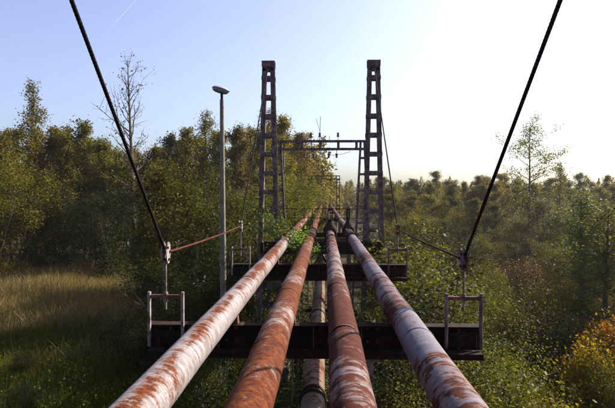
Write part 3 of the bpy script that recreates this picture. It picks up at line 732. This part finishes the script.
lsp = [(-3.7, 17.0, 2.9), (-3.4, 20.4, 3.4), (-4.6, 22.4, 4.2), (-5.0, 24.6, 5.3), (-6.8, 25.2, 5.0), (-1.6, 16.5, 3.6), (-1.0, 21.0, 4.2), (-7.6, 27.0, 5.4), (-3.6, 25.6, 7.0)]
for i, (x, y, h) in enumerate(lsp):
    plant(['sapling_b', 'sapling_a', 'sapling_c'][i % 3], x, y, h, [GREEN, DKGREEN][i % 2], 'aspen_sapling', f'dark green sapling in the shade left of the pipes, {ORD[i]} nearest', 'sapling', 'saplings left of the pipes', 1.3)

# right-hand shrubs and trees
spec = [('willow_b', 488, 268, 29, YGREEN, 'willow_bush', 'rounded yellow green willow bush right of the right hanger', 'bush', 1.0),
        ('willow_a', 545, 203, 52, GREYG, 'willow_bush', 'large grey green willow below the tall airy tree', 'bush', 1.25),
        ('willow_b', 577, 213, 48, GREYG, 'willow_bush', 'grey green willow behind the slender tree at the right edge', 'bush', 1.2),
        ('willow_a', 515, 222, 55, OLIVE, 'willow_bush', 'dull olive willow just left of the large grey green one', 'bush', 1.2),
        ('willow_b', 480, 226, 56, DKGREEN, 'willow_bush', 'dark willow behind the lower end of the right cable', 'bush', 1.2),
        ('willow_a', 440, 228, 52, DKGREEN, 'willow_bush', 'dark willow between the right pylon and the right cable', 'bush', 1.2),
        ('willow_b', 412, 222, 50, OLIVE, 'willow_bush', 'olive willow close to the right pylon', 'bush', 1.1),
        ('willow_a', 610, 240, 40, GREEN, 'willow_bush', 'green willow at the right edge of the picture', 'bush', 1.1),
        ('slender', 583, 190, 30, PALE, 'birch_tree', 'slender pale green birch near the right edge above the orange bush', 'tree', 1.5),
        ('slender', 606, 205, 27, PALE, 'birch_tree', 'second slender birch, partly cut by the right edge', 'tree', 1.5),
        ('maple', 607, 338, 16.8, ORANGE, 'maple_bush', 'bright orange autumn maple bush in the lower right corner', 'bush', .8),
        ('maple', 590, 352, 16.0, YELLOW, 'maple_bush', 'loose yellow maple bush just left of the bright orange one', 'bush', .75),
        ('shrub_a', 612, 372, 15.0, GREEN, 'shrub', 'green shrub in front of the bright orange maple bush', 'bush', .7),
        ('maple', 570, 382, 16.0, RUST, 'maple_bush', 'low rust red bush left of the bright orange one', 'bush', .9),
        ('shrub_a', 520, 268, 36, RUST, 'shrub', 'low rust red shrub beyond the yellow green willow bush', 'bush', 1.5),
        ('shrub_a', 536, 296, 26, OLIVE, 'shrub', 'olive shrub between the yellow green willow and the slender birch', 'bush', 1.2),
        ('shrub_b', 560, 300, 27, GREEN, 'shrub', 'green shrub at the foot of the slender birch', 'bush', 1.2),
        ('shrub_a', 512, 318, 22, OLIVE, 'shrub', 'olive shrub below the yellow green willow bush', 'bush', 1.2),
        ('shrub_b', 545, 335, 20, DKGREEN, 'shrub', 'dark low shrub left of the orange maple bush', 'bush', 1.2),
        ('shrub_b', 480, 345, 19, GREEN, 'shrub', 'green shrub below the right end of the nearer crossbeam', 'bush', 1.1),
        ('shrub_a', 510, 372, 16.5, OLIVE, 'shrub', 'olive shrub beside the bent handrail', 'bush', 1.0),
        ('shrub_b', 470, 300, 24, YGREEN, 'shrub', 'yellow green shrub behind the right hanger frame', 'bush', 1.2),
        ('airy', 531, 124, 62, OLIVE, 'airy_tree', 'tall airy tree rising alone above the right wood', 'tree', 1.0),
        ('poplar_b', 560, 160, 64, OLIVE, 'poplar_tree', 'short thin poplar just right of the tall airy tree', 'tree', .9)]
for k, px, yt, Y, c, nm, lb, ct, wd in spec: ptree(k, px, yt, Y, c, nm, lb, ct, None, wd)
rows = [('front', 68, 200, 24, ['birch_a', 'alder_a', 'birch_c', 'alder_b']), ('middle', 86, 187, 19, ['birch_b', 'birch_a', 'alder_a', 'birch_c']), ('back', 110, 179, 15, ['birch_a', 'birch_b', 'alder_b', 'birch_c'])]
for nm, Y0, yt0, step, kinds in rows:
    px = 392 if nm != 'back' else 378; i = 0
    while px < 660:
        Y = Y0+random.uniform(-5, 8); yt = yt0+(random.uniform(-8, 6) if nm == 'back' else random.uniform(-4, 6)); k = random.choice(kinds); c = random.choice([OLIVE, BROWN, GOLD, OLIVE, GOLD] if nm != 'front' else [OLIVE, OLIVE, GREEN, GOLD, BROWN])
        ptree(k, px, yt, Y, c, k.split('_')[0]+'_tree', f'{cname[c]} {k.split("_")[0]}, {ORD[i]} from the left in the {nm} row of the right wood', 'tree', nm+' row of the right wood', 1.7)
        px += step*random.uniform(.8, 1.15); i += 1

band = [(396, 240, 44), (418, 244, 40), (436, 236, 47), (455, 246, 42), (470, 238, 50), (486, 244, 45), (503, 234, 52), (520, 246, 43), (536, 240, 47), (552, 248, 41), (566, 238, 46), (590, 250, 38), (408, 226, 58), (428, 222, 60), (450, 224, 62), (464, 218, 64), (495, 220, 62), (528, 216, 66), (556, 220, 60), (600, 222, 56)]
band.sort()
for i, (px, yt, Y) in enumerate(band):
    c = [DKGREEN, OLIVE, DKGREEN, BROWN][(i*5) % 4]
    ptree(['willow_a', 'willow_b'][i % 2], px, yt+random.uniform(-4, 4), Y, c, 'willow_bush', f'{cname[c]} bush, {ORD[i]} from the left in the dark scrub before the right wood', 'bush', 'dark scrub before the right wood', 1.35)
# unseen taller trees added past the right margin to shade the scrub below the bridge
for i, (x, y, h, w) in enumerate([(15.6, 24.5, 8.2, 'nearest unseen birch added for shade outside the right edge'), (17.6, 27.5, 9.0, 'second nearest unseen birch added for shade outside the right edge'), (20.5, 33.0, 9.4, 'farthest unseen birch added for shade outside the right edge')]):
    plant('neartree', x, y, h, OLIVE, 'birch_tree', w, 'tree', 'unseen birches added for shade at the right margin', 1.1)
# the far wood that reads as one mass
def far_wood():
    rg = np.random.default_rng(5); P = []; RN = []; S = []
    def add(px, yt, Y, dens):
        c = at(px, yt, Y); H = max(5, c.z); n = dens
        h = rg.beta(1.6, 1.5, n)*H; w = np.sin(np.pi*np.clip(h/H*.85+.12, 0, 1))*H*.2
        a = rg.random(n)*6.28; r = np.sqrt(rg.random(n))*w*(.75+.35*np.sin(a*3+h)); cl = np.sin(h*2.2+a*2)*.3
        P.append(np.stack([c.x+np.cos(a)*r, Y+np.sin(a)*r, h+cl], 1)); RN.append(np.clip(rg.normal(.35+.35*rg.random(), .22, n), 0, 1))
    for k in range(95):
        add(rg.uniform(330, 680), 183+rg.normal(0, 3), rg.uniform(130, 220), 900)
    for k in range(30): add(rg.uniform(315, 400), 184+rg.normal(0, 3), rg.uniform(150, 230), 900)
    for k in range(70): add(rg.uniform(-60, 325), 150+rg.normal(0, 8), rg.uniform(88, 130), 900)
    pos = np.concatenate(P); me = leaf_mesh('far_wood', pos, .5, .3, np.concatenate(RN), 'leaf', rg)
    o = obj('far_wood', me); o.color = (.115, .095, .020, 1); tag(o, 'distant autumn wood along the horizon', None, None, 'stuff')
far_wood()

# grasses and ground cover
def blades(name, xy, h, w, lean, color, label, seed, mat='grassblade'):
    rg = np.random.default_rng(seed); n = len(xy); z0 = ground_z(xy[:, 0], xy[:, 1])
    a = rg.random(n)*6.28; hh = h*(.35+.7*rg.random(n)+.5*(.5+.5*np.sin(xy[:, 0]*.8+1.3*np.sin(xy[:, 1]*.6)))); ww = w*(.6+.8*rg.random(n)); d = np.stack([np.cos(a), np.sin(a)], 1); la = rg.random(n)*6.28
    ln = np.stack([np.cos(la), np.sin(la)], 1)*(lean*hh*rg.random(n))[:, None]
    v = np.empty((n, 4, 3)); base = np.column_stack([xy, z0-.03])
    v[:, 0] = base; v[:, 0, :2] -= d*ww[:, None]; v[:, 1] = base; v[:, 1, :2] += d*ww[:, None]
    top = np.column_stack([xy+ln, z0+hh]); v[:, 2] = top; v[:, 2, :2] += d*ww[:, None]*.35; v[:, 3] = top; v[:, 3, :2] -= d*ww[:, None]*.35
    o = obj(name, quads(name, v.reshape(-1, 3), n, rg.random(n), mat)); o.color = (*color, 1); tag(o, label, None, None, 'stuff')
def region(n, x0, x1, y0, y1, f=None, clump=.0, seed=1):
    rg = np.random.default_rng(seed); p = np.column_stack([rg.uniform(x0, x1, n*3), rg.uniform(y0, y1, n*3)])
    k = .5+.5*np.sin(p[:, 0]*.7+1.3*np.sin(p[:, 1]*.5))*np.sin(p[:, 1]*.8+1.1*np.sin(p[:, 0]*.6)); p = p[rg.random(len(p)) < (1-clump)+clump*k]
    if f is not None: p = p[f(p[:, 0], p[:, 1])]
    return p[:n]
def nz(x, y): return .5+.25*np.sin(x*.55+1.7*np.sin(y*.37+1))+.25*np.sin(y*.62+1.9*np.sin(x*.43+2))
def ragged(lo, hi, seed, flip=False):
    rg = np.random.default_rng(seed)
    def f(x, y):
        k = np.clip((y+9*(nz(x, y)-.5)-lo)/(hi-lo), 0, 1); k = 1-k if flip else k
        return rg.random(len(x)) < k
    return f
blades('dry_grass', region(90000, -40, -5, 20, 57, ragged(23, 33, 61), .45, 3), 1.0, .013, 1.0, (.150, .118, .052), 'tall dry straw coloured grass in the meadow on the left', 21)
blades('green_grass', region(60000, -26, -3.2, 13, 36, ragged(22, 36, 62, True), .6, 4), .45, .012, .9, (.060, .072, .008), 'green grass and weeds at the lower left', 22)
blades('rough_grass', region(75000, 3, 32, 11, 60, None, .5, 6), .8, .012, .9, (.070, .060, .013), 'rough mixed grass among the shrubs on the right', 23)
def weeds(name, pts, n_per, h, leaf, color, label, seed):
    rg = np.random.default_rng(seed); ix = rg.integers(0, len(pts), n_per*len(pts)); p = pts[ix]+rg.normal(0, .22, (len(ix), 2))
    hh = h*(.4+1.1*rg.random(len(pts)))[ix]; z = ground_z(p[:, 0], p[:, 1])+.03+hh*rg.random(len(ix))
    o = obj(name, leaf_mesh(name, np.column_stack([p, z]), leaf, .6, None, 'leaf', rg)); o.color = (*color, 1); tag(o, label, None, None, 'stuff')
weeds('weeds', region(900, 2.5, 30, 12, 55, None, .8, 8), 40, .7, .07, (.042, .038, .007), 'leafy weeds covering the ground right of the bridge', 31)
weeds('nettles', region(900, -26, -3, 12.5, 40, None, .7, 9), 40, .6, .09, (.075, .092, .008), 'leafy green weeds covering the ground at the lower left', 32)
blades('dead_stalks', region(6500, 4.5, 20, 12, 45, None, .8, 12), 1.7, .007, .35, (.12, .085, .045), 'thin dead brown stalks standing in the scrub right of the bridge', 24)
weeds('seed_heads', region(420, -36, -8, 27, 50, None, .6, 13), 9, 1.25, .055, (.16, .115, .05), 'brown seed heads in the dry meadow', 34)
weeds('brambles', region(350, -3.4, 3, 8, 34, None, .2, 10), 60, 1.2, .10, (.028, .035, .008), 'brambles under the pipes', 33)

# creepers on the pipes in front of the pylons
def creeper(pts, n, leaf, sp, color, label, seed):
    rg = np.random.default_rng(seed); P = np.array([list(at(*q)) for q in pts])
    root = empty('creeper', tuple(P[0]), label, 'creeper', 'creepers on the pipes')
    st = MB(); b = Vector(P[0]); b.z = .0; st.tube([b, Vector(P[0]).lerp(b, .3)+Vector((.1, 0, 0)), Vector(P[0])]+[Vector(q) for q in P[1:]], .012, 5); st.build('stem', M['bark'], root)
    ix = rg.integers(0, len(P), n); pos = P[ix]+rg.normal(0, 1, (n, 3))*np.array([sp, sp*1.2, sp])
    c = obj('leaves', leaf_mesh('creeper_leaves', pos, leaf, .5, None, 'leaf', rg), root); c.color = (*color, 1)
creeper([(297, 236, 18.6), (300, 243, 18.2), (296, 247, 18.0), (290, 240, 18.8), (303, 234, 19)], 420, .10, .13, (.10, .16, .03), 'bright green creeper leaves between the first and second pipe', 41)
creeper([(311, 252, 17.6), (315, 256, 17.4), (308, 247, 17.8), (317, 249, 17.8)], 220, .10, .12, (.09, .14, .03), 'smaller green creeper tuft between the second and third pipe', 42)
creeper([(262, 215, 21.6), (268, 222, 21.4), (280, 224, 21.6), (258, 228, 21.5), (272, 232, 21.2), (283, 232, 21)], 700, .10, .22, (.06, .085, .02), 'dark creeper climbing the lower part of the left pylon', 43)

# thin autumn haze
hz = MB().box((0, 130, 11.5), (700, 400, 26)).mesh('haze', M['bark'])
hz.materials.clear(); hm, hn, ho = mat_new('haze'); pv = hn.nodes.new('ShaderNodeVolumePrincipled')
pv.inputs['Color'].default_value = (.93, .95, 1.0, 1); pv.inputs['Density'].default_value = .00014; pv.inputs['Anisotropy'].default_value = .35
hn.links.new(pv.outputs[0], ho.inputs['Volume']); hz.materials.append(hm)
tag(obj('haze', hz), 'thin pale haze over the autumn woods', None, None, 'stuff')
